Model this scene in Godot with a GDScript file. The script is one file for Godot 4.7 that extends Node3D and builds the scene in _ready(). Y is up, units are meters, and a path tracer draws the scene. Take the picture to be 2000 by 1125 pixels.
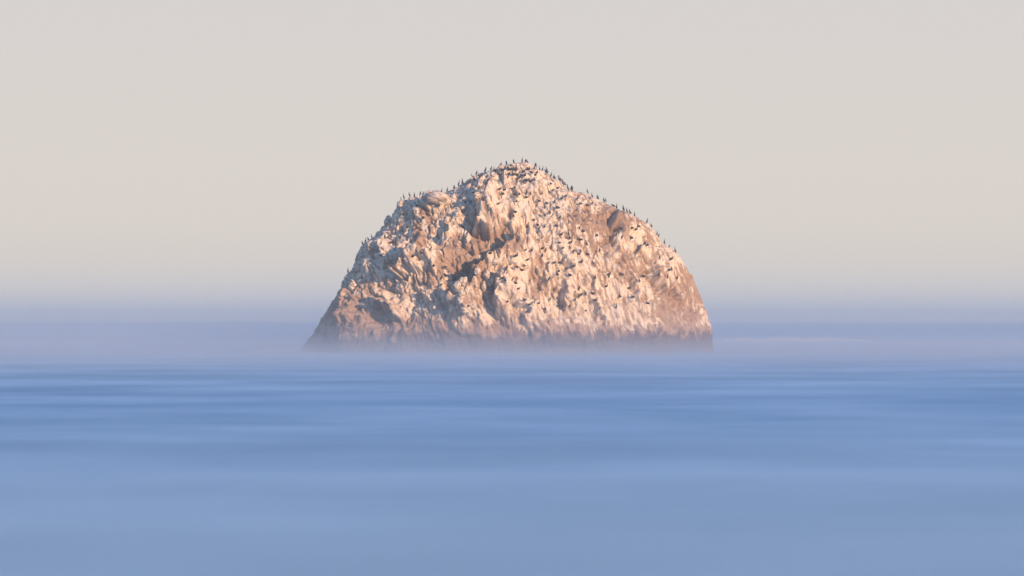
extends Node3D
# A guano-streaked sea stack crowded with cormorants, standing in a misty sea in low morning sun.
# Units are metres, y up. The stack stands at the origin and the viewer 600 m away on +z.

const EYE := Vector3(0, 3.55, 600)
const PX := 18.0                      # photograph pixels per metre at the stack
const GX0 := -25.0
const GY0 := -2.0
const GC := 0.1
const GW := 500
const GH := 250

var rng := RandomNumberGenerator.new()
var names := {}
var field := PackedFloat32Array()     # relief of the cliff face (metres), laid out over its front
var white := PackedFloat32Array()     # guano spilled below perches, laid out over the front
var front_at := PackedInt32Array()    # foremost vertex of the cliff in each cell
var crest_at := PackedInt32Array()    # highest vertex in each column
var rock_v := PackedVector3Array()
var rock_n := PackedVector3Array()
var n_big: FastNoiseLite
var n_mid: FastNoiseLite
var n_cell: FastNoiseLite
var n_knob: FastNoiseLite
var n_small: FastNoiseLite
var n_fine: FastNoiseLite
var n_patch: FastNoiseLite
var n_streak: FastNoiseLite
var n_warp: FastNoiseLite
var n_tone: FastNoiseLite
var n_block: FastNoiseLite
var n_crack: FastNoiseLite


func _ready() -> void:
	rng.seed = 20418
	setup_view()
	make_noises()
	build_sea()
	build_stack()
	build_birds()
	build_mist()


# ---------------------------------------------------------------- camera, sky, sun, air
func setup_view() -> void:
	var cam := Camera3D.new()
	cam.name = "camera"
	cam.fov = 5.963
	cam.near = 1.0
	cam.far = 60000.0
	cam.position = EYE
	cam.rotation_degrees.x = 0.327
	add_child(cam)
	cam.current = true

	var sky_mat := ProceduralSkyMaterial.new()
	sky_mat.sky_top_color = Color(0.125, 0.285, 0.60).linear_to_srgb()
	sky_mat.sky_horizon_color = Color(0.53, 0.47, 0.394).linear_to_srgb()
	sky_mat.sky_curve = 0.21
	sky_mat.ground_bottom_color = Color(0.16, 0.26, 0.42).linear_to_srgb()
	sky_mat.ground_horizon_color = Color(0.5, 0.5, 0.5).linear_to_srgb()
	sky_mat.sun_angle_max = 20.0
	var env := Environment.new()
	env.background_mode = Environment.BG_SKY
	env.sky = Sky.new()
	env.sky.sky_material = sky_mat
	env.tonemap_mode = Environment.TONE_MAPPER_LINEAR
	env.tonemap_exposure = 1.5
	env.fog_enabled = true
	env.fog_density = 0.00024
	env.fog_light_color = Color(0.60, 0.80, 1.0).linear_to_srgb()
	env.volumetric_fog_enabled = true
	env.volumetric_fog_density = 0.0
	env.sdfgi_enabled = true
	env.ssao_enabled = true
	env.ssil_enabled = true
	var we := WorldEnvironment.new()
	we.name = "world_environment"
	we.environment = env
	add_child(we)

	var sun := DirectionalLight3D.new()
	sun.name = "sun"
	sun.light_energy = 1.42
	sun.light_color = Color(1.0, 0.635, 0.375).linear_to_srgb()
	sun.light_angular_distance = 0.6
	sun.shadow_enabled = true
	sun.rotation_degrees = Vector3(-15.0, 38.0, 0.0)     # low, behind the viewer's right shoulder
	add_child(sun)


# ---------------------------------------------------------------- helpers
func noise(kind: int, freq: float, seed_: int, octaves := 1) -> FastNoiseLite:
	var n := FastNoiseLite.new()
	n.noise_type = kind
	n.frequency = freq
	n.seed = seed_
	n.fractal_type = FastNoiseLite.FRACTAL_FBM if octaves > 1 else FastNoiseLite.FRACTAL_NONE
	n.fractal_octaves = octaves
	n.cellular_return_type = FastNoiseLite.RETURN_DISTANCE
	n.cellular_jitter = 1.0
	return n


func make_noises() -> void:
	var S := FastNoiseLite.TYPE_SIMPLEX_SMOOTH
	var C := FastNoiseLite.TYPE_CELLULAR
	n_big = noise(S, 0.075, 3, 2)
	n_mid = noise(S, 0.28, 11, 3)
	n_cell = noise(C, 0.30, 17)
	n_knob = noise(C, 1.25, 23)
	n_small = noise(C, 2.5, 31)
	n_fine = noise(S, 2.2, 37, 2)
	n_patch = noise(S, 0.55, 41, 3)
	n_streak = noise(S, 1.0, 43, 2)
	n_warp = noise(S, 0.55, 47, 2)
	n_block = noise(C, 0.75, 59)
	n_block.cellular_return_type = FastNoiseLite.RETURN_CELL_VALUE
	n_crack = noise(S, 0.62, 63, 2)
	n_tone = noise(S, 0.6, 53, 3)


func numbered(called: String) -> String:
	var k: int = names.get(called, 0)
	names[called] = k + 1
	return called if k == 0 else "%s_%03d" % [called, k]


func tag(o: Node, label: String, category: String, group := "", kind := "") -> void:
	if label: o.set_meta("label", label)
	if category: o.set_meta("category", category)
	if group: o.set_meta("group", group)
	if kind: o.set_meta("kind", kind)


func mesh_of(v: PackedVector3Array, n: PackedVector3Array, c: PackedColorArray, ix: PackedInt32Array) -> ArrayMesh:
	var a := []
	a.resize(Mesh.ARRAY_MAX)
	a[Mesh.ARRAY_VERTEX] = v
	a[Mesh.ARRAY_NORMAL] = n
	if c.size(): a[Mesh.ARRAY_COLOR] = c
	a[Mesh.ARRAY_INDEX] = ix
	var m := ArrayMesh.new()
	m.add_surface_from_arrays(Mesh.PRIMITIVE_TRIANGLES, a)
	return m


func smooth_normals(v: PackedVector3Array, ix: PackedInt32Array) -> PackedVector3Array:
	var n := PackedVector3Array()
	n.resize(v.size())
	for k in range(0, ix.size(), 3):
		var a := ix[k]
		var b := ix[k + 1]
		var c := ix[k + 2]
		var f := (v[c] - v[a]).cross(v[b] - v[a])       # clockwise fronts
		n[a] += f
		n[b] += f
		n[c] += f
	for k in n.size():
		n[k] = n[k].normalized() if n[k].length_squared() > 1e-14 else Vector3.UP
	return n


func grain(freq: float, lo: float, hi: float, seed_: int) -> NoiseTexture2D:
	var t := NoiseTexture2D.new()
	t.width = 512
	t.height = 512
	t.seamless = true
	t.noise = noise(FastNoiseLite.TYPE_SIMPLEX, freq, seed_, 4)
	var g := Gradient.new()
	g.set_color(0, Color(lo, lo, lo))
	g.set_color(1, Color(hi, hi, hi))
	t.color_ramp = g
	return t


# front-view metres of a pixel of the photograph, at the stack
func fx(px: float) -> float:
	return (px - 1000.0) / PX


func fy(py: float) -> float:
	return EYE.y + (626.0 - py) / PX


# where a point of the cliff appears on the stack's upright middle plane
func front_xy(p: Vector3) -> Vector2:
	var k := EYE.z / (EYE.z - p.z)
	return Vector2(p.x * k, EYE.y + (p.y - EYE.y) * k)


func sample(g: PackedFloat32Array, q: Vector2) -> float:
	var u := clampf((q.x - GX0) / GC, 0.0, GW - 1.01)
	var w := clampf((q.y - GY0) / GC, 0.0, GH - 1.01)
	var i := int(u)
	var j := int(w)
	u -= i
	w -= j
	var o := j * GW + i
	return lerpf(lerpf(g[o], g[o + 1], u), lerpf(g[o + GW], g[o + GW + 1], u), w)


# ---------------------------------------------------------------- sea
func build_sea() -> void:
	var rows := PackedFloat32Array()
	var d := -60.0
	while d < 60.0:
		rows.append(d)
		d += 6.0
	d = 60.0
	while d < 22000.0:
		rows.append(d)
		d *= 1.010
	var cols := 180
	var v := PackedVector3Array()
	var ix := PackedInt32Array()
	var swell := noise(FastNoiseLite.TYPE_SIMPLEX_SMOOTH, 0.02, 5, 3)
	for r in rows.size():
		var dist := rows[r]
		var half := 60.0 + 0.42 * absf(dist)
		for k in cols + 1:
			var x := half * (2.0 * k / cols - 1.0)
			var z := EYE.z - dist
			var h := swell.get_noise_2d(x * 0.8, z * 1.2) * 0.05 * smoothstep(9000.0, 300.0, absf(dist))
			v.append(Vector3(x, h, z))
	for r in rows.size() - 1:
		for k in cols:
			var a := r * (cols + 1) + k
			var b := a + cols + 1
			ix.append_array([a, b, a + 1, a + 1, b, b + 1])
	var m := StandardMaterial3D.new()
	m.resource_name = "sea_water"
	# blue water with thin drifting foam, the same mix all over the sea
	var foam := NoiseTexture2D.new()
	foam.width = 1024
	foam.height = 1024
	foam.seamless = true
	foam.noise = noise(FastNoiseLite.TYPE_SIMPLEX_SMOOTH, 0.0055, 9, 5)
	var mix := Gradient.new()
	mix.set_color(0, Color(0.065, 0.195, 0.345).linear_to_srgb())
	mix.set_color(1, Color(0.23, 0.395, 0.57).linear_to_srgb())
	foam.color_ramp = mix
	m.albedo_texture = foam
	m.uv1_triplanar = true
	m.uv1_world_triplanar = true
	m.uv1_scale = Vector3(1.0 / 130.0, 1.0 / 130.0, 1.0 / 230.0)
	m.roughness = 0.55
	m.metallic_specular = 0.4
	var o := MeshInstance3D.new()
	o.name = "sea"
	o.mesh = mesh_of(v, smooth_normals(v, ix), PackedColorArray(), ix)
	o.material_override = m
	tag(o, "smooth milky blue sea reaching to the hazy horizon", "sea", "", "structure")
	add_child(o)


# ---------------------------------------------------------------- the stack
# outline of the stack in the photograph: row, edge on the shaded side, edge on the sunlit side
const OUTLINE := [
	[712, 580, 1398], [690, 592, 1392], [670, 607, 1390], [650, 622, 1386], [630, 634, 1380], [610, 645, 1375], [600, 652, 1371], [590, 657, 1367], [570, 667, 1360],
	[550, 678, 1350], [530, 688, 1341], [510, 693, 1333], [500, 696, 1326], [490, 700, 1315], [480, 706, 1300], [470, 722, 1288], [460, 733, 1282], [450, 741, 1276],
	[440, 750, 1267], [430, 762, 1252], [420, 768, 1232], [410, 772, 1208], [400, 778, 1188], [392, 788, 1168], [388, 800, 1160], [384, 822, 1152], [380, 862, 1146],
	[376, 872, 1122], [370, 887, 1106], [360, 903, 1097], [350, 917, 1083], [345, 926, 1076], [340, 940, 1066], [335, 957, 1058], [330, 967, 1050], [325, 982, 1042],
	[321, 1000, 1034], [318.5, 1016, 1026]]

# steps in the face: points of the edge, height of the proud side, how far it reaches, depth of the low side, how far that reaches.
# The proud side lies to the left of the direction of travel (downwards along the list it is the sunlit side).
const SCARPS := [
	[[[1062, 456], [1040, 468], [1010, 486], [968, 512], [940, 540], [915, 566], [888, 600], [878, 622]], 2.9, 3.2, 1.9, 2.4],
	[[[992, 368], [955, 378], [940, 398], [932, 422], [937, 446], [944, 460], [950, 470]], 2.3, 2.5, 1.0, 1.2],
	[[[878, 474], [845, 482], [812, 500], [792, 518], [786, 534], [797, 556]], 2.3, 2.4, 1.2, 1.5],
	[[[782, 568], [758, 578], [750, 596], [762, 622], [778, 634]], 1.49, 2.4, 1.56, 1.6],
	[[[1005, 530], [978, 552], [965, 578], [967, 604], [985, 634]], 1.76, 2.6, 0.96, 1.6],
	[[[1180, 408], [1192, 424], [1201, 442], [1197, 466], [1206, 494]], 0.8, 2.4, 1.0, 1.0],
	[[[1262, 522], [1270, 540], [1282, 558], [1299, 582]], 0.94, 1.8, 1.32, 0.8],
	[[[1310, 560], [1316, 582], [1324, 606]], 0.68, 1.2, 0.60, 0.6],
	[[[1268, 474], [1248, 482], [1242, 490], [1256, 500]], 0.81, 1.6, 0.48, 0.8],
	[[[1084, 560], [1092, 572], [1100, 590], [1110, 614]], 0.81, 1.6, 0.84, 0.9],
	[[[1052, 522], [1053, 550], [1058, 576]], 0.47, 1.0, 0.60, 0.6],
	[[[876, 440], [868, 450], [870, 470]], 0.68, 1.2, 0.72, 0.9],
	[[[1002, 424], [995, 436], [999, 450]], 0.47, 0.8, 0.72, 0.6],
	[[[972, 436], [970, 446], [980, 460]], 0.41, 0.8, 0.60, 0.5],
	[[[993, 334], [985, 344], [975, 362]], 0.54, 0.9, 0.60, 0.6],
	[[[960, 336], [945, 348], [930, 352]], 0.54, 1.0, 0.60, 0.8],
	[[[735, 470], [748, 500], [756, 520]], 0.68, 1.5, 0.48, 0.9],
	[[[690, 555], [676, 590], [668, 620], [676, 650]], 0.94, 2.0, 0.48, 1.5],
	[[[820, 560], [826, 585], [842, 610]], 0.68, 1.5, 0.60, 1.0],
	[[[1225, 545], [1235, 575], [1240, 600]], 0.54, 1.2, 0.42, 0.8],
	[[[1140, 540], [1150, 565], [1152, 600]], 0.54, 1.4, 0.36, 0.8],
	[[[905, 450], [910, 470], [925, 500]], 0.54, 1.3, 0.48, 0.9],
	[[[1155, 590], [1165, 610], [1180, 640]], 0.54, 1.3, 0.48, 0.9],
	[[[1010, 590], [1022, 620], [1040, 650]], 0.68, 1.5, 0.48, 1.0]]

# bulges: middle (pixels), half width, half height (pixels), how proud (metres)
const BULGES := [
	[990, 412, 52, 40, 1.0], [1010, 590, 48, 60, 0.9], [850, 392, 26, 20, 1.1], [840, 520, 44, 42, 0.7], [1218, 432, 28, 22, 0.5], [730, 500, 40, 50, 0.5],
	[700, 660, 60, 45, 0.9], [1120, 545, 45, 45, 0.4], [1300, 520, 36, 46, 0.5], [1055, 352, 40, 26, 0.5], [820, 430, 40, 40, 0.4], [920, 630, 45, 32, 0.8],
	[1230, 630, 90, 40, 0.5], [1110, 650, 80, 30, 0.5]]

# bare slabs without guano: middle, half width, half height (pixels), how bare
const BARE := [
	[1165, 445, 62, 42, 0.75], [905, 505, 52, 42, 0.6], [830, 440, 22, 38, 0.5], [818, 468, 12, 24, 0.9], [690, 655, 60, 50, 0.9], [1250, 520, 45, 35, 0.35], [1330, 590, 45, 60, 0.55],
	[975, 470, 46, 30, 0.45], [1235, 415, 34, 26, 0.35], [1255, 470, 30, 22, 0.4], [700, 590, 60, 40, 0.4], [1050, 550, 26, 40, 0.35], [860, 540, 40, 26, 0.3], [1180, 560, 26, 40, 0.2],
	[925, 560, 40, 40, 0.4], [880, 600, 40, 30, 0.15]]

const FACE_BIRDS := [
	[1009, 340], [1014, 345], [1017, 341], [1011, 353], [1029, 351], [1036, 352], [1045, 350], [1003, 365], [1030, 327], [1035, 328], [1039, 335], [1048, 341], [1052, 335], [1001, 378],
	[1007, 379], [1016, 379], [1027, 377], [1037, 381], [1029, 388], [1010, 390], [976, 396], [979, 377], [983, 377], [1062, 377], [1072, 374], [1069, 394], [1084, 392], [1096, 385],
	[1127, 387], [1054, 391], [1066, 404], [1091, 405], [1157, 397], [978, 369], [986, 369], [1008, 412], [1002, 422], [1042, 427], [1051, 437], [1062, 441], [1028, 444], [1062, 420],
	[1075, 415], [905, 412], [903, 441], [911, 456], [957, 493], [1025, 489], [1040, 490], [1067, 492], [1062, 498], [1010, 501], [1031, 507], [1083, 439], [1092, 404], [1093, 423],
	[1112, 455], [1132, 443], [1142, 454], [1098, 458], [1166, 457], [1172, 488], [1148, 476], [1099, 483], [1114, 482], [1135, 489], [1130, 495], [1122, 494], [1137, 509], [1135, 466],
	[1211, 447], [1216, 463], [1206, 457], [1235, 444], [1243, 449], [1247, 442], [1233, 463], [1265, 478], [1260, 479], [1091, 472], [1116, 472], [1025, 516], [1019, 525], [1071, 511],
	[1083, 511], [1093, 512], [1106, 523], [1118, 518], [1115, 536], [1091, 528], [1157, 515], [1165, 545], [1191, 539], [1187, 560], [1131, 567], [1142, 574], [1161, 588], [1158, 577],
	[1024, 585], [1041, 588], [1014, 565], [1001, 546], [1008, 551], [1132, 581], [1126, 584], [1071, 546], [1089, 537], [1075, 585], [1291, 502], [1312, 505], [1309, 525], [1325, 543],
	[1213, 537], [1237, 578], [1211, 581], [1229, 562], [1249, 547], [1259, 539], [1303, 542], [979, 541], [987, 533], [990, 549], [863, 547], [860, 558], [887, 550], [826, 557],
	[873, 536], [992, 588], [914, 599], [848, 516], [867, 521], [797, 443], [803, 471], [825, 425], [780, 463], [763, 471], [768, 472], [773, 476], [770, 485], [752, 463], [745, 502],
	[842, 487], [823, 497], [841, 463], [813, 400], [849, 403], [857, 403], [1053, 590], [1032, 606], [1170, 604], [1112, 602], [1090, 598], [1145, 605], [1205, 600], [1265, 590],
	[888, 402], [898, 394], [925, 374], [938, 366], [917, 395], [966, 334], [971, 331], [976, 329], [981, 332], [986, 329], [990, 328], [994, 331], [1000, 328], [1004, 331], [1008, 329], [1012, 331], [962, 340], [1020, 327], [940, 345], [950, 344], [955, 341], [928, 350], [934, 348],
	[948, 358], [955, 350], [974, 341], [1000, 338], [1020, 333], [1024, 340], [1078, 360], [1090, 366], [1106, 380]]

const CREST_BIRDS := [
	676, 707, 713, 719, 724, 748, 753, 758, 784, 789, 798, 806, 811, 818, 823, 833, 851, 864, 873, 883, 894, 902, 905, 920, 930, 946, 949, 960, 979, 984, 998,
	1016, 1028, 1033, 1047, 1049, 1058, 1062, 1068, 1073, 1078, 1084, 1087, 1112, 1117, 1121, 1148, 1162, 1170, 1173, 1180, 1184, 1195, 1203, 1208, 1216, 1222,
	1226, 1231, 1243, 1266, 1276, 1283, 1287, 1298, 1310, 1320]


func edge_x(y: float, side: int) -> float:
	var py := 626.0 - (y - EYE.y) * PX
	var last: Array = OUTLINE[0]
	for row in OUTLINE:
		if py >= row[0]:
			if row[0] == last[0]:
				return fx(row[side])
			return fx(lerpf(last[side], row[side], clampf((last[0] - py) / (last[0] - row[0]), 0.0, 1.0)))
		last = row
	return fx(last[side])


func depth_at(y: float) -> float:
	var h := clampf(y / 20.75, 0.0, 1.0)
	return 16.5 * pow(1.0 - pow(h, 1.75), 0.78) + 0.35 * maxf(0.0, -y)


func lay_out_face() -> void:
	field.resize(GW * GH)
	white.resize(GW * GH)
	for s in SCARPS:
		var pts: Array = s[0]
		var reach: float = maxf(s[2], s[4]) * 2.0
		var lo := Vector2(1e9, 1e9)
		var hi := -lo
		var line := PackedVector2Array()
		for p in pts:
			var q := Vector2(fx(p[0]), fy(p[1]))
			line.append(q)
			lo = lo.min(q)
			hi = hi.max(q)
		for j in range(maxi(0, int((lo.y - reach - GY0) / GC)), mini(GH, int((hi.y + reach - GY0) / GC))):
			for i in range(maxi(0, int((lo.x - reach - GX0) / GC)), mini(GW, int((hi.x + reach - GX0) / GC))):
				var q := Vector2(GX0 + i * GC, GY0 + j * GC)
				q += Vector2(n_warp.get_noise_2d(q.x, q.y), n_warp.get_noise_2d(q.x + 50.0, q.y)) * 0.9
				var best := 1e9
				var signed := 0.0
				var along := 0.0
				for k in line.size() - 1:
					var a := line[k]
					var ab := line[k + 1] - a
					var t := clampf((q - a).dot(ab) / ab.length_squared(), 0.0, 1.0)
					var dd := q.distance_to(a + ab * t)
					if dd < best:
						best = dd
						signed = ab.cross(q - a)
						along = (k + t) / (line.size() - 1)
				if best > reach:
					continue
				var ends := smoothstep(0.0, 0.22, along) * smoothstep(1.0, 0.78, along)
				var step := smoothstep(0.0, 0.28, best)
				if signed > 0.0:
					field[j * GW + i] += ends * step * s[1] * exp(-pow(best / s[2], 2.0) * 1.6)
				else:
					field[j * GW + i] -= ends * step * s[3] * exp(-pow(best / s[4], 2.0) * 1.6)
	for b in BULGES:
		var m := Vector2(fx(b[0]), fy(b[1]))
		for j in range(maxi(0, int((m.y - b[3] / PX - GY0) / GC)), mini(GH, int((m.y + b[3] / PX - GY0) / GC))):
			for i in range(maxi(0, int((m.x - b[2] / PX - GX0) / GC)), mini(GW, int((m.x + b[2] / PX - GX0) / GC))):
				var q := Vector2((GX0 + i * GC - m.x) * PX / b[2], (GY0 + j * GC - m.y) * PX / b[3])
				var r := q.length_squared()
				if r < 1.0:
					field[j * GW + i] += b[4] * sqrt(1.0 - r) * smoothstep(1.0, 0.75, r)
	# guano runs down from each perch in a fan of streaks
	for b in FACE_BIRDS:
		var m := Vector2(fx(b[0]), fy(b[1]))
		var long := rng.randf_range(0.9, 2.6)
		var wide := rng.randf_range(0.30, 0.75)
		for j in range(maxi(0, int((m.y - long - GY0) / GC)), mini(GH, int((m.y + 0.2 - GY0) / GC))):
			for i in range(maxi(0, int((m.x - 1.2 - GX0) / GC)), mini(GW, int((m.x + 1.8 - GX0) / GC))):
				var q := Vector2(GX0 + i * GC, GY0 + j * GC) - m
				var t := clampf(-q.y / long, 0.0, 1.0)
				var w := wide * (0.55 + 0.75 * t)
				var s := 1.0 - absf(q.x - 0.18 * -q.y) / w
				s += 0.5 * n_streak.get_noise_2d((q.x + m.x) * 2.2, (q.y + m.y) * 0.25) - 0.9 * t * t
				white[j * GW + i] = maxf(white[j * GW + i], s)


func relief(p: Vector3, facing: float, q: Vector2) -> float:
	# ribs lean: going down they drift towards the sunlit side
	var r := Vector3(p.x + 0.42 * p.y, p.y * 0.5, p.z)
	var w := n_warp.get_noise_3dv(p) * 0.35
	r += Vector3(w, w * 0.5, -w)
	var rough := 0.30 + 0.95 * smoothstep(-0.3, 0.35, n_patch.get_noise_3dv(p * 0.32 + Vector3(40, 0, 0)))
	var worn := lerpf(0.35, 1.0, smoothstep(0.5, 3.8, p.y))      # the sea has smoothed the foot
	rough *= worn
	var d := (n_big.get_noise_3dv(r) * 0.7 + n_mid.get_noise_3dv(r) * 0.40) * lerpf(0.35, 1.0, facing)
	d += (0.45 - n_cell.get_noise_3dv(r) * 1.0 - 0.5) * 0.36 * lerpf(0.6, 1.0, facing)
	var kn := 1.0 + n_knob.get_noise_3dv(r)               # 0 at a knob's middle
	d += (0.42 - kn * kn) * 0.40 * rough
	var sm := 1.0 + n_small.get_noise_3dv(Vector3(p.x + 0.25 * p.y, p.y * 0.7, p.z))
	d += (0.42 - sm * sm) * 0.20 * rough
	d += n_fine.get_noise_3dv(r) * 0.07
	d += n_streak.get_noise_3dv(Vector3((p.x + 0.32 * p.y) * 1.9, p.y * 0.30, p.z * 1.9)) * 0.16 * worn   # upright flutes
	# blocks stand proud of one another, and narrow cracks run between the ribs
	d += n_block.get_noise_3dv(Vector3(r.x, r.y * 0.8, r.z)) * 0.17 * rough
	var cr := 1.0 - absf(n_crack.get_noise_3dv(Vector3(r.x, r.y * 0.45, r.z))) * 5.0
	if cr > 0.0:
		d -= cr * cr * 0.36 * worn * worn
	if facing > 0.0:
		d += sample(field, q) * facing
	return d


func skin(p: Vector3, q: Vector2) -> Color:
	var tone := n_tone.get_noise_3dv(p)
	var streak := n_streak.get_noise_3dv(Vector3((p.x + 0.25 * p.y) * 2.0, p.y * 0.32, p.z * 2.0))
	var rock := Color(0.43, 0.30, 0.215).lerp(Color(0.32, 0.215, 0.155), smoothstep(-0.3, 0.4, tone + 0.6 * streak))
	var tide := 2.9 + 0.9 * n_patch.get_noise_2d(p.x * 0.6, p.z * 0.6) + 1.5 * streak - clampf((q.x + 6.0) * 0.10, -1.3, 0.6)
	var wet := smoothstep(2.6, 1.5, p.y - 1.2 * tone - 0.5 * streak)
	rock = rock.lerp(Color(0.135, 0.092, 0.088), wet)
	var g := 0.36 + 0.5 * n_patch.get_noise_3dv(p) + 0.9 * streak + 0.25 * tone
	for b in BARE:
		var e := Vector2((q.x - fx(b[0])) * PX / b[2], (q.y - fy(b[1])) * PX / b[3]).length_squared()
		if e < 1.6:
			g -= b[4] * smoothstep(1.6, 0.5, e)
	if p.z > -2.0:
		g = maxf(g, sample(white, q) * 1.4 - 0.2)
	if p.y < tide + 1.5:
		g -= smoothstep(tide + 0.5, tide - 0.2, p.y) * 2.0
	var thin := smoothstep(-0.02, 0.16, g)
	var thick := smoothstep(0.22, 0.42, g)
	return rock.lerp(Color(0.57, 0.44, 0.335), thin * 0.85).lerp(Color(0.76, 0.645, 0.52), thick)


func build_stack() -> void:
	lay_out_face()
	var stack := Node3D.new()
	stack.name = "sea_stack"
	tag(stack, "dome-shaped sea rock streaked white with guano, its foot lost in mist", "sea rock")
	add_child(stack)
	# heights of the rings, evenly spaced along the slope
	var heights := PackedFloat32Array()
	var long := PackedFloat32Array()
	var fine_y := PackedFloat32Array()
	var total := 0.0
	var y0 := -1.2
	var y1 := fy(318.5)
	var last := Vector2.ZERO
	for k in 1601:
		var y := lerpf(y0, y1, k / 1600.0)
		var now := Vector2(depth_at(y), 0.5 * (edge_x(y, 2) - edge_x(y, 1)))
		if k:
			total += sqrt(pow((y1 - y0) / 1600.0, 2.0) + 0.45 * (now - last).length_squared())
		last = now
		fine_y.append(y)
		long.append(total)
	var rows := 370
	var at := 0
	for r in rows:
		var want := total * r / (rows - 1.0)
		while at < 1599 and long[at + 1] < want:
			at += 1
		heights.append(lerpf(fine_y[at], fine_y[at + 1], clampf((want - long[at]) / maxf(1e-6, long[at + 1] - long[at]), 0.0, 1.0)))
	var angles := PackedFloat32Array()
	var FRONT := 820
	var BACK := 210
	for k in FRONT:
		angles.append(-0.12 + (PI + 0.24) * k / FRONT)
	for k in BACK:
		angles.append(PI + 0.12 + (PI - 0.24) * k / BACK)
	var cols := angles.size()
	var base := PackedVector3Array()
	base.resize(rows * cols)
	for r in rows:
		var y := heights[r]
		var xl := edge_x(y, 1)
		var xr := edge_x(y, 2)
		var dz := depth_at(y)
		for k in cols:
			base[r * cols + k] = Vector3(0.5 * (xl + xr) + 0.5 * (xr - xl) * cos(angles[k]), y, dz * sin(angles[k]))
	rock_v.resize(rows * cols + 1)
	var c := PackedColorArray()
	c.resize(rows * cols + 1)
	for r in rows:
		for k in cols:
			var o := r * cols + k
			var p := base[o]
			var du := base[r * cols + (k + 1) % cols] - base[r * cols + (k + cols - 1) % cols]
			var dv := base[mini(rows - 1, r + 4) * cols + k] - base[maxi(0, r - 4) * cols + k]
			var n := dv.cross(du).normalized()
			if n.dot(Vector3(p.x, p.y * 0.5 + 1.0, p.z)) < 0.0:
				n = -n
			var q := front_xy(p)
			var facing := smoothstep(0.05, 0.45, n.z) * smoothstep(0.08, 0.42, sin(angles[k]))
			var d := relief(p, facing, q)
			var top := smoothstep(0.0, 0.10, 1.0 - float(r) / rows)
			rock_v[o] = p + n * d * lerpf(0.25, 1.0, top)
	fit_outline(rows * cols)
	for o in rows * cols:
		c[o] = skin(rock_v[o], front_xy(rock_v[o]))
	rock_v[rows * cols] = Vector3(fx(1021), y1 - 0.1, 0)
	c[rows * cols] = Color(0.5, 0.42, 0.34)
	var ix := PackedInt32Array()
	for r in rows - 1:
		for k in cols:
			var a := r * cols + k
			var b := r * cols + (k + 1) % cols
			ix.append_array([a, b, a + cols, b, b + cols, a + cols])
	for k in cols:
		ix.append_array([(rows - 1) * cols + k, (rows - 1) * cols + (k + 1) % cols, rows * cols])
	rock_n = smooth_normals(rock_v, ix)
	if rock_n[100 * cols + 345].z < 0.0:
		ix.reverse()
		rock_n = smooth_normals(rock_v, ix)
	# where to stand on it
	front_at.resize(GW * GH)
	front_at.fill(-1)
	crest_at.resize(GW)
	crest_at.fill(-1)
	for o in rows * cols:
		var q := front_xy(rock_v[o])
		var i := int((q.x - GX0) / GC)
		var j := int((q.y - GY0) / GC)
		if i < 0 or j < 0 or i >= GW or j >= GH:
			continue
		var was := front_at[j * GW + i]
		if was < 0 or rock_v[o].z > rock_v[was].z:
			front_at[j * GW + i] = o
		if crest_at[i] < 0 or q.y > front_xy(rock_v[crest_at[i]]).y:
			crest_at[i] = o
	var m := rock_material()
	var o := MeshInstance3D.new()
	o.name = "cliff"
	o.mesh = mesh_of(rock_v, rock_n, c, ix)
	o.material_override = m
	stack.add_child(o)
	build_boulders(stack, m)


# the weathered surface is stretched up or down, broadly, until its skyline has the height of the outline
func fit_outline(count: int) -> void:
	var crest := PackedFloat32Array()
	var ratio := PackedFloat32Array()
	crest.resize(GW)
	ratio.resize(GW)
	for o in count:
		var q := front_xy(rock_v[o])
		var i := clampi(int((q.x - GX0) / GC), 0, GW - 1)
		crest[i] = maxf(crest[i], q.y)
	for i in GW:
		var x := GX0 + (i + 0.5) * GC
		var want := 0.0
		for k in OUTLINE.size() - 1:
			for side in [1, 2]:
				var a := fx(OUTLINE[k][side])
				var b := fx(OUTLINE[k + 1][side])
				if (x - a) * (x - b) <= 0.0 and absf(a - b) > 1e-6:
					want = maxf(want, lerpf(fy(OUTLINE[k][0]), fy(OUTLINE[k + 1][0]), (x - a) / (b - a)))
		if absf(x - fx(1021)) < fx(1005):
			want = maxf(want, fy(318.5))
		ratio[i] = clampf(want / crest[i], 0.88, 1.10) if crest[i] > 8.0 and want > 8.0 else 1.0
	var even := ratio.duplicate()
	for i in GW:
		var sum := 0.0
		for k in range(-4, 5):
			sum += ratio[clampi(i + k, 0, GW - 1)]
		even[i] = sum / 9.0
	for o in count:
		var p := rock_v[o]
		var u := clampf((front_xy(p).x - GX0) / GC - 0.5, 0.0, GW - 1.01)
		var m := lerpf(even[int(u)], even[int(u) + 1], u - int(u))
		rock_v[o].y = p.y * lerpf(1.0, m, smoothstep(3.0, 12.0, p.y))


func rock_material() -> StandardMaterial3D:
	var m := StandardMaterial3D.new()
	m.resource_name = "guano_rock"
	m.vertex_color_use_as_albedo = true
	m.roughness = 0.92
	m.metallic_specular = 0.3
	m.albedo_texture = grain(0.02, 0.80, 1.0, 61)
	m.uv1_triplanar = true
	m.uv1_world_triplanar = true
	m.uv1_scale = Vector3(0.35, 0.35, 0.35)
	m.heightmap_enabled = true
	m.heightmap_texture = grain(0.03, 0.0, 1.0, 67)
	m.heightmap_scale = 7.0
	return m


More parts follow.
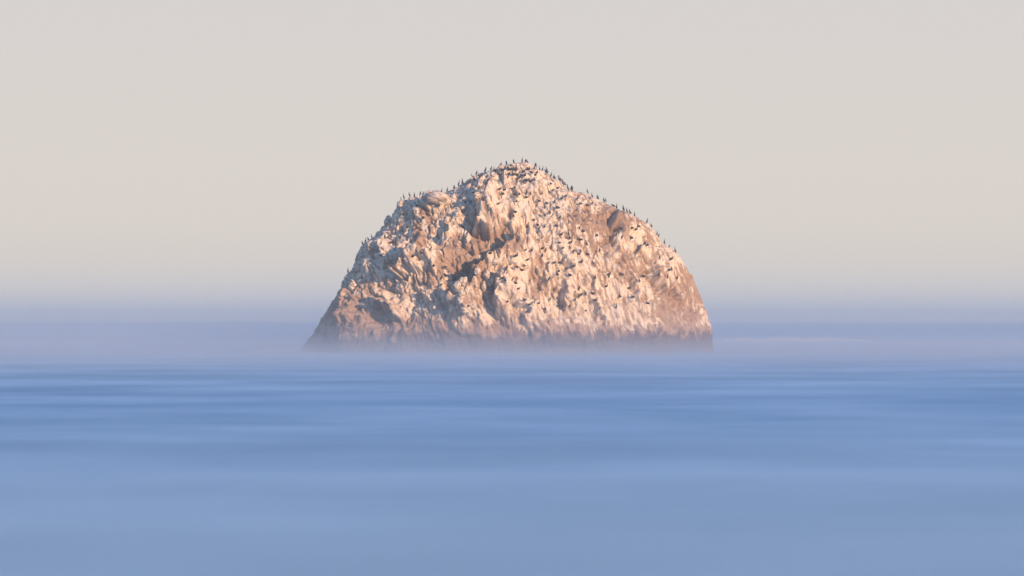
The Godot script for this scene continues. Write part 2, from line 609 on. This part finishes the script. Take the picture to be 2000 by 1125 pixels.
func boulder_mesh(seed_: int) -> ArrayMesh:
	var nz := noise(FastNoiseLite.TYPE_CELLULAR, 0.9, seed_)
	var ns := noise(FastNoiseLite.TYPE_SIMPLEX_SMOOTH, 1.1, seed_ + 5, 3)
	var v := PackedVector3Array()
	var c := PackedColorArray()
	var ix := PackedInt32Array()
	var R := 14
	var C := 22
	for r in R + 1:
		for k in C:
			var u := TAU * k / C
			var w := PI * r / R
			var p := Vector3(sin(w) * cos(u), cos(w), sin(w) * sin(u))
			var s := 1.0 + 0.30 * (-0.5 - nz.get_noise_3dv(p)) + 0.35 * ns.get_noise_3dv(p)
			v.append(p * s)
			var g := ns.get_noise_3dv(p * 2.0 + Vector3(9, 0, 0)) + 0.22
			c.append(Color(0.27, 0.19, 0.14).lerp(Color(0.54, 0.42, 0.31), smoothstep(-0.1, 0.05, g)).lerp(Color(0.79, 0.69, 0.56), smoothstep(0.1, 0.25, g)))
	for r in R:
		for k in C:
			var a := r * C + k
			var b := r * C + (k + 1) % C
			ix.append_array([a, b, a + C, b, b + C, a + C])
	var n := smooth_normals(v, ix)
	if n[7 * C].dot(v[7 * C]) < 0.0:
		ix.reverse()
		n = smooth_normals(v, ix)
	return mesh_of(v, n, c, ix)


# loose blocks and knobs that stand clear of the face: pixel, half width, half height (metres)
const BOULDERS := [
	[850, 389, 1.25, 0.85], [834, 380, 0.45, 0.5], [812, 396, 0.5, 0.7], [928, 531, 0.34, 0.42], [954, 541, 0.34, 0.4], [906, 555, 0.45, 0.6], [960, 550, 0.5, 0.65], [931, 553, 0.28, 0.6],
	[946, 562, 0.28, 0.55], [914, 568, 0.35, 0.6], [899, 574, 0.4, 0.5], [937, 572, 0.4, 0.7], [890, 562, 0.45, 0.55], [966, 516, 0.45, 0.35], [935, 508, 0.4, 0.35], [893, 420, 0.45, 0.6],
	[900, 405, 0.4, 0.5], [912, 390, 0.4, 0.45], [927, 385, 0.4, 0.4], [936, 362, 0.5, 0.6], [948, 355, 0.5, 0.55], [960, 344, 0.6, 0.55], [975, 333, 0.55, 0.6], [1110, 581, 0.32, 0.32],
	[880, 605, 0.4, 0.5], [905, 610, 0.5, 0.5], [925, 600, 0.45, 0.45], [896, 588, 0.35, 0.4], [1055, 364, 0.65, 0.7], [1164, 404, 0.55, 0.75], [760, 425, 0.5, 0.6], [784, 398, 0.5, 0.5],
	[722, 480, 0.5, 0.6], [700, 520, 0.45, 0.6], [685, 560, 0.5, 0.7], [1272, 455, 0.4, 0.5], [1310, 498, 0.5, 0.4], [870, 432, 0.4, 0.5], [886, 385, 0.35, 0.45], [1370, 606, 0.5, 0.6]]


func spot(px: float, py: float) -> int:
	var i := clampi(int((fx(px) - GX0) / GC), 1, GW - 2)
	var j := clampi(int((fy(py) - GY0) / GC), 1, GH - 2)
	for drop in 25:
		var best := -1
		for b in [-1, 0, 1]:
			for a in [-1, 0, 1]:
				var o := front_at[maxi(0, j - drop + b) * GW + i + a]
				if o >= 0 and (best < 0 or rock_v[o].z > rock_v[best].z):
					best = o
		if best >= 0:
			return best
	return -1


func build_boulders(stack: Node3D, m: Material) -> void:
	var shapes := [boulder_mesh(71), boulder_mesh(72), boulder_mesh(73), boulder_mesh(74)]
	for k in BOULDERS.size():
		var b: Array = BOULDERS[k]
		var at := spot(b[0], b[1])
		if at < 0:
			continue
		var o := MeshInstance3D.new()
		o.name = "knob" if k == 0 else "boulder"
		o.mesh = shapes[k % 4]
		o.material_override = m
		o.position = rock_v[at] - rock_n[at] * b[2] * 0.25
		o.rotation = Vector3(rng.randf_range(-0.3, 0.3), rng.randf_range(0, TAU), rng.randf_range(-0.3, 0.3))
		o.scale = Vector3(b[2], b[3], b[2])
		stack.add_child(o, true)


# ---------------------------------------------------------------- birds
# A bird is one skin swept along its spine from tail to bill: [forward, up, half width, half height] per ring.
func bird_mesh(spine: Array, stand: float) -> ArrayMesh:
	var v := PackedVector3Array()
	var c := PackedColorArray()
	var ix := PackedInt32Array()
	var S := 9
	for r in spine.size():
		var a: Array = spine[maxi(0, r - 1)]
		var b: Array = spine[mini(spine.size() - 1, r + 1)]
		var p: Array = spine[r]
		var along := Vector2(b[0] - a[0], b[1] - a[1]).normalized()
		var up := Vector2(-along.y, along.x)
		for k in S:
			var u := TAU * k / S
			v.append(Vector3(sin(u) * p[2], p[1] + up.y * cos(u) * p[3], p[0] + up.x * cos(u) * p[3]))
			c.append(p[4] if p.size() > 4 else Color(0.040, 0.031, 0.029))
	for r in spine.size() - 1:
		for k in S:
			var a := r * S + k
			var b := r * S + (k + 1) % S
			ix.append_array([a, b, a + S, b, b + S, a + S])
	for side in [-1.0, 1.0]:                                # short legs and webbed feet
		if stand <= 0.0:
			continue
		var o := v.size()
		var x: float = side * 0.06
		for q in [[0.02, stand + 0.06], [0.0, 0.03]]:
			for k in 4:
				var u := TAU * k / 4.0
				v.append(Vector3(x + 0.018 * cos(u), q[1], q[0] + 0.018 * sin(u)))
				c.append(Color(0.02, 0.02, 0.02))
		for k in 4:
			ix.append_array([o + k, o + (k + 1) % 4, o + 4 + k, o + (k + 1) % 4, o + 4 + (k + 1) % 4, o + 4 + k])
		o = v.size()
		for q in [[0.0, 0.045, -0.03], [-0.05, 0.0, 0.10], [0.05, 0.0, 0.10], [0.0, -0.02, -0.03]]:
			v.append(Vector3(x + q[0], q[1], q[2]))
			c.append(Color(0.02, 0.02, 0.02))
		ix.append_array([o, o + 2, o + 1, o + 3, o + 1, o + 2, o, o + 1, o + 3, o, o + 3, o + 2])
	var n := smooth_normals(v, ix)
	var mid := (spine.size() / 3) * S
	if n[mid + 2].x < 0.0:
		ix.reverse()
		n = smooth_normals(v, ix)
	return mesh_of(v, n, c, ix)


func build_birds() -> void:
	var m := StandardMaterial3D.new()
	m.resource_name = "dark_plumage"
	m.vertex_color_use_as_albedo = true
	m.roughness = 0.7
	m.metallic_specular = 0.35
	var buff := Color(0.20, 0.15, 0.10)
	var bill := Color(0.09, 0.08, 0.075)
	var brown := Color(0.085, 0.06, 0.05)
	var pale := Color(0.16, 0.12, 0.10)
	var upright := bird_mesh([[-0.20, 0.03, 0.012, 0.008], [-0.17, 0.06, 0.05, 0.02], [-0.11, 0.13, 0.07, 0.05], [-0.06, 0.20, 0.10, 0.09], [0.0, 0.31, 0.115, 0.105], [0.05, 0.42, 0.10, 0.095],
		[0.075, 0.50, 0.07, 0.07], [0.07, 0.56, 0.045, 0.05], [0.055, 0.63, 0.036, 0.038], [0.055, 0.70, 0.034, 0.036], [0.07, 0.755, 0.036, 0.04, buff], [0.105, 0.785, 0.036, 0.036], [0.14, 0.785, 0.022, 0.02, bill],
		[0.18, 0.785, 0.012, 0.012, bill], [0.225, 0.78, 0.008, 0.009, bill], [0.23, 0.765, 0.004, 0.004, bill]], 0.16)
	var resting := bird_mesh([[-0.24, 0.06, 0.012, 0.008], [-0.20, 0.09, 0.05, 0.02], [-0.14, 0.15, 0.075, 0.05], [-0.08, 0.21, 0.105, 0.09], [-0.01, 0.30, 0.12, 0.11], [0.06, 0.39, 0.105, 0.10],
		[0.11, 0.46, 0.07, 0.075], [0.10, 0.52, 0.048, 0.05], [0.065, 0.555, 0.040, 0.042], [0.06, 0.60, 0.036, 0.04], [0.09, 0.635, 0.038, 0.04, buff], [0.13, 0.645, 0.034, 0.034], [0.17, 0.635, 0.02, 0.02, bill],
		[0.215, 0.625, 0.011, 0.012, bill], [0.25, 0.615, 0.005, 0.006, bill]], 0.16)
	var sitting := bird_mesh([[-0.36, 0.10, 0.012, 0.008], [-0.30, 0.11, 0.055, 0.02], [-0.22, 0.12, 0.10, 0.07], [-0.13, 0.14, 0.15, 0.125], [-0.02, 0.17, 0.165, 0.15], [0.08, 0.19, 0.14, 0.13],
		[0.15, 0.21, 0.08, 0.08], [0.18, 0.27, 0.05, 0.05], [0.165, 0.33, 0.038, 0.04], [0.165, 0.38, 0.036, 0.038], [0.19, 0.42, 0.038, 0.04, buff], [0.23, 0.43, 0.034, 0.034], [0.27, 0.42, 0.02, 0.02, bill],
		[0.315, 0.41, 0.011, 0.012, bill], [0.35, 0.40, 0.005, 0.006, bill]], 0.0)
	var preening := bird_mesh([[-0.22, 0.05, 0.012, 0.008], [-0.18, 0.08, 0.05, 0.02], [-0.12, 0.14, 0.075, 0.05], [-0.06, 0.21, 0.105, 0.09], [0.01, 0.31, 0.12, 0.11], [0.06, 0.40, 0.105, 0.10],
		[0.10, 0.48, 0.065, 0.07], [0.085, 0.55, 0.045, 0.045], [0.04, 0.595, 0.038, 0.038], [-0.015, 0.60, 0.036, 0.036], [-0.055, 0.57, 0.036, 0.038, buff], [-0.075, 0.53, 0.032, 0.034], [-0.085, 0.49, 0.02, 0.02, bill],
		[-0.09, 0.445, 0.011, 0.011, bill], [-0.092, 0.41, 0.005, 0.005, bill]], 0.16)
	var hulking := bird_mesh([[-0.42, 0.16, 0.02, 0.01, brown], [-0.34, 0.20, 0.10, 0.03, brown], [-0.24, 0.27, 0.15, 0.10, pale], [-0.12, 0.36, 0.19, 0.17, pale], [0.0, 0.46, 0.20, 0.19, brown], [0.11, 0.54, 0.15, 0.15, brown],
		[0.17, 0.62, 0.085, 0.09, brown], [0.16, 0.72, 0.055, 0.055], [0.13, 0.82, 0.045, 0.048], [0.14, 0.90, 0.046, 0.05, pale], [0.18, 0.94, 0.05, 0.05, pale], [0.22, 0.91, 0.035, 0.04, bill],
		[0.26, 0.82, 0.028, 0.032, bill], [0.29, 0.72, 0.022, 0.026, bill], [0.31, 0.62, 0.01, 0.012, bill]], 0.2)
	# along the skyline
	var zones := [
		["on the shadowed skyline of the rock", "cormorants along the shadowed skyline"],
		["on the crowded summit crest of the rock", "cormorants on the summit crest"],
		["on the sunlit skyline of the rock", "cormorants along the sunlit skyline"]]
	for k in CREST_BIRDS.size():
		var px: float = CREST_BIRDS[k] + rng.randf_range(-2.5, 2.5)
		var i := int((fx(px) - GX0) / GC)
		var best := -1
		for a in [-1, 0, 1]:
			var o := crest_at[i + a]
			if o >= 0 and (best < 0 or rock_v[o].y > rock_v[best].y):
				best = o
		if best < 0:
			continue
		var zone: Array = zones[0 if px < 915 else 1 if px < 1045 else 2]
		var pick := rng.randf()
		var how := "upright with its neck stretched"
		var shape := upright
		if pick > 0.9:
			how = "sitting low"
			shape = sitting
		elif pick > 0.8:
			how = "preening with its bill turned back"
			shape = preening
		elif pick > 0.5:
			how = "hunched with its neck drawn in"
			shape = resting
		add_bird(shape, m, rock_v[best] + Vector3(0, -0.06, 0), "dark cormorant %s %s" % [how, zone[0]], zone[1])
	for px in [1094, 1101]:
		var at := crest_at[int((fx(px) - GX0) / GC)]
		if at >= 0:
			var o := add_bird(hulking, m, rock_v[at] + Vector3(0, -0.04, 0), "bulky brownish seabird hunched on the sunlit ridge just below the summit", "bulky brown seabirds below the summit", "large_seabird")
			o.rotation.y = -PI / 2 + (0.3 if px == 1094 else -0.2)
			o.scale = Vector3.ONE * 0.85
	# over the face
	var perches := FACE_BIRDS.duplicate()
	for k in 36:                                           # latecomers near the others
		var near: Array = FACE_BIRDS[rng.randi() % FACE_BIRDS.size()]
		perches.append([near[0] + rng.randf_range(-22, 22), near[1] + rng.randf_range(-10, 12)])
	for k in perches.size():
		var b: Array = perches[k]
		var at := spot(b[0], b[1] + 3)
		if at < 0:
			continue
		var out := Vector3(rock_n[at].x, 0, rock_n[at].z) * 0.12
		var where := perch_of(b[0], b[1])
		var group := "cormorants " + where
		if rng.randf() < 0.68:
			add_bird(sitting, m, rock_v[at] + out - Vector3(0, 0.03, 0), "dark cormorant sitting low " + where, group, "cormorant", 1.15)
		elif rng.randf() < 0.5:
			add_bird(resting, m, rock_v[at] + out - Vector3(0, 0.03, 0), "dark cormorant standing hunched " + where, group)
		else:
			add_bird(upright, m, rock_v[at] + out - Vector3(0, 0.03, 0), "dark cormorant standing tall " + where, group)


func perch_of(px: float, py: float) -> String:
	if py < 348:
		return "in the crowd just below the summit"
	if py < 420:
		return "on the broken slope beside the round knob" if px < 960 else "on the bulging crag below the summit" if px < 1050 else "on the sunlit upper slope"
	if px < 860:
		return "on the pale knobs near the shadowed edge"
	if px < 1000:
		return "in or beside the dark diagonal gully"
	if px < 1100:
		return "on the brow above the diagonal gully" if py < 480 else "on the bright buttress below the gully"
	if px < 1200:
		return "on the bare brown slab" if py < 480 else "on the white-streaked lower wall"
	return "by the dark cleft under the sunlit shoulder" if py < 500 else "on the steep flank near the sunlit edge"


func add_bird(shape: Mesh, m: Material, at: Vector3, label: String, group: String, called := "cormorant", size := 1.0) -> MeshInstance3D:
	var o := MeshInstance3D.new()
	o.name = numbered(called)
	o.mesh = shape
	o.material_override = m
	o.position = at
	o.rotation.y = (PI / 2 if rng.randf() < 0.5 else -PI / 2) + rng.randfn(0.0, 0.9)
	o.scale = Vector3.ONE * size * rng.randf_range(0.58, 0.84)
	tag(o, label, "bird", group)
	add_child(o)
	return o


# ---------------------------------------------------------------- mist
func mist(at: Vector3, size: Vector3, density: float, color: Color, label: String) -> void:
	var f := FogVolume.new()
	f.name = numbered("sea_mist")
	f.shape = RenderingServer.FOG_VOLUME_SHAPE_CONE
	f.size = size
	f.position = at
	var m := FogMaterial.new()
	m.density = density
	m.albedo = color.linear_to_srgb()
	f.material = m
	tag(f, label, "mist", "banks of sea mist", "stuff")
	add_child(f)


func build_mist() -> void:
	var air := Color(0.55, 0.74, 1.0)
	# each bank is widest and thickest on the water and thins out upwards
	for b in [[0.9, 760.0, 980.0, 0.0016], [1.3, 760.0, 760.0, 0.0016], [2.2, 800.0, 620.0, 0.0015], [3.4, 820.0, 520.0, 0.0017], [5.2, 840.0, 440.0, 0.0013], [8.0, 860.0, 400.0, 0.0009]]:
		mist(Vector3(0, b[0] * 0.5 - 0.05, 20), Vector3(b[1], b[0], b[2]), b[3], air, "soft low mist lying on the sea and veiling the foot of the rock")
	var odd := RandomNumberGenerator.new()
	odd.seed = 77
	for k in 9:                                            # uneven wisps
		var high := odd.randf_range(1.4, 3.2)
		var at := Vector3(odd.randf_range(-75, 75), high * 0.5 - 0.05, odd.randf_range(-260, 210))
		mist(at, Vector3(odd.randf_range(50, 130), high, odd.randf_range(70, 190)), odd.randf_range(0.0006, 0.0020), air, "thin wisp of mist drifting low over the water")
	mist(Vector3(-190, 3.4, -500), Vector3(460, 7.0, 700), 0.0016, air, "pale mist bank blurring the horizon beyond the shaded side of the rock")
	for b in [[1.2, 120.0, 0.009], [1.5, 170.0, 0.006], [1.8, 250.0, 0.004], [2.0, 380.0, 0.0015]]:
		mist(Vector3(0, b[0] * 0.5 - 0.05, 552), Vector3(300, b[0], b[1]), b[2], Color(0.50, 0.76, 1.0), "thin spray hanging over the breaking water nearest the shore")
	for b in [[44.0, -296.0, 17.0, 0.9], [52.0, -318.0, 20.0, 0.7], [39.0, -330.0, 12.0, 0.6]]:
		mist(Vector3(b[0], b[3] * 0.5 - 0.05, b[1]), Vector3(b[2], b[3], 55), 0.07, Color(0.95, 0.94, 1.0), "pale smear of surf spray on the sea behind the sunlit side of the rock")
	mist(Vector3(-24, 0.4, 4), Vector3(12, 0.9, 16), 0.04, Color(0.92, 0.93, 1.0), "faint spray at the waterline on the shaded side of the rock")
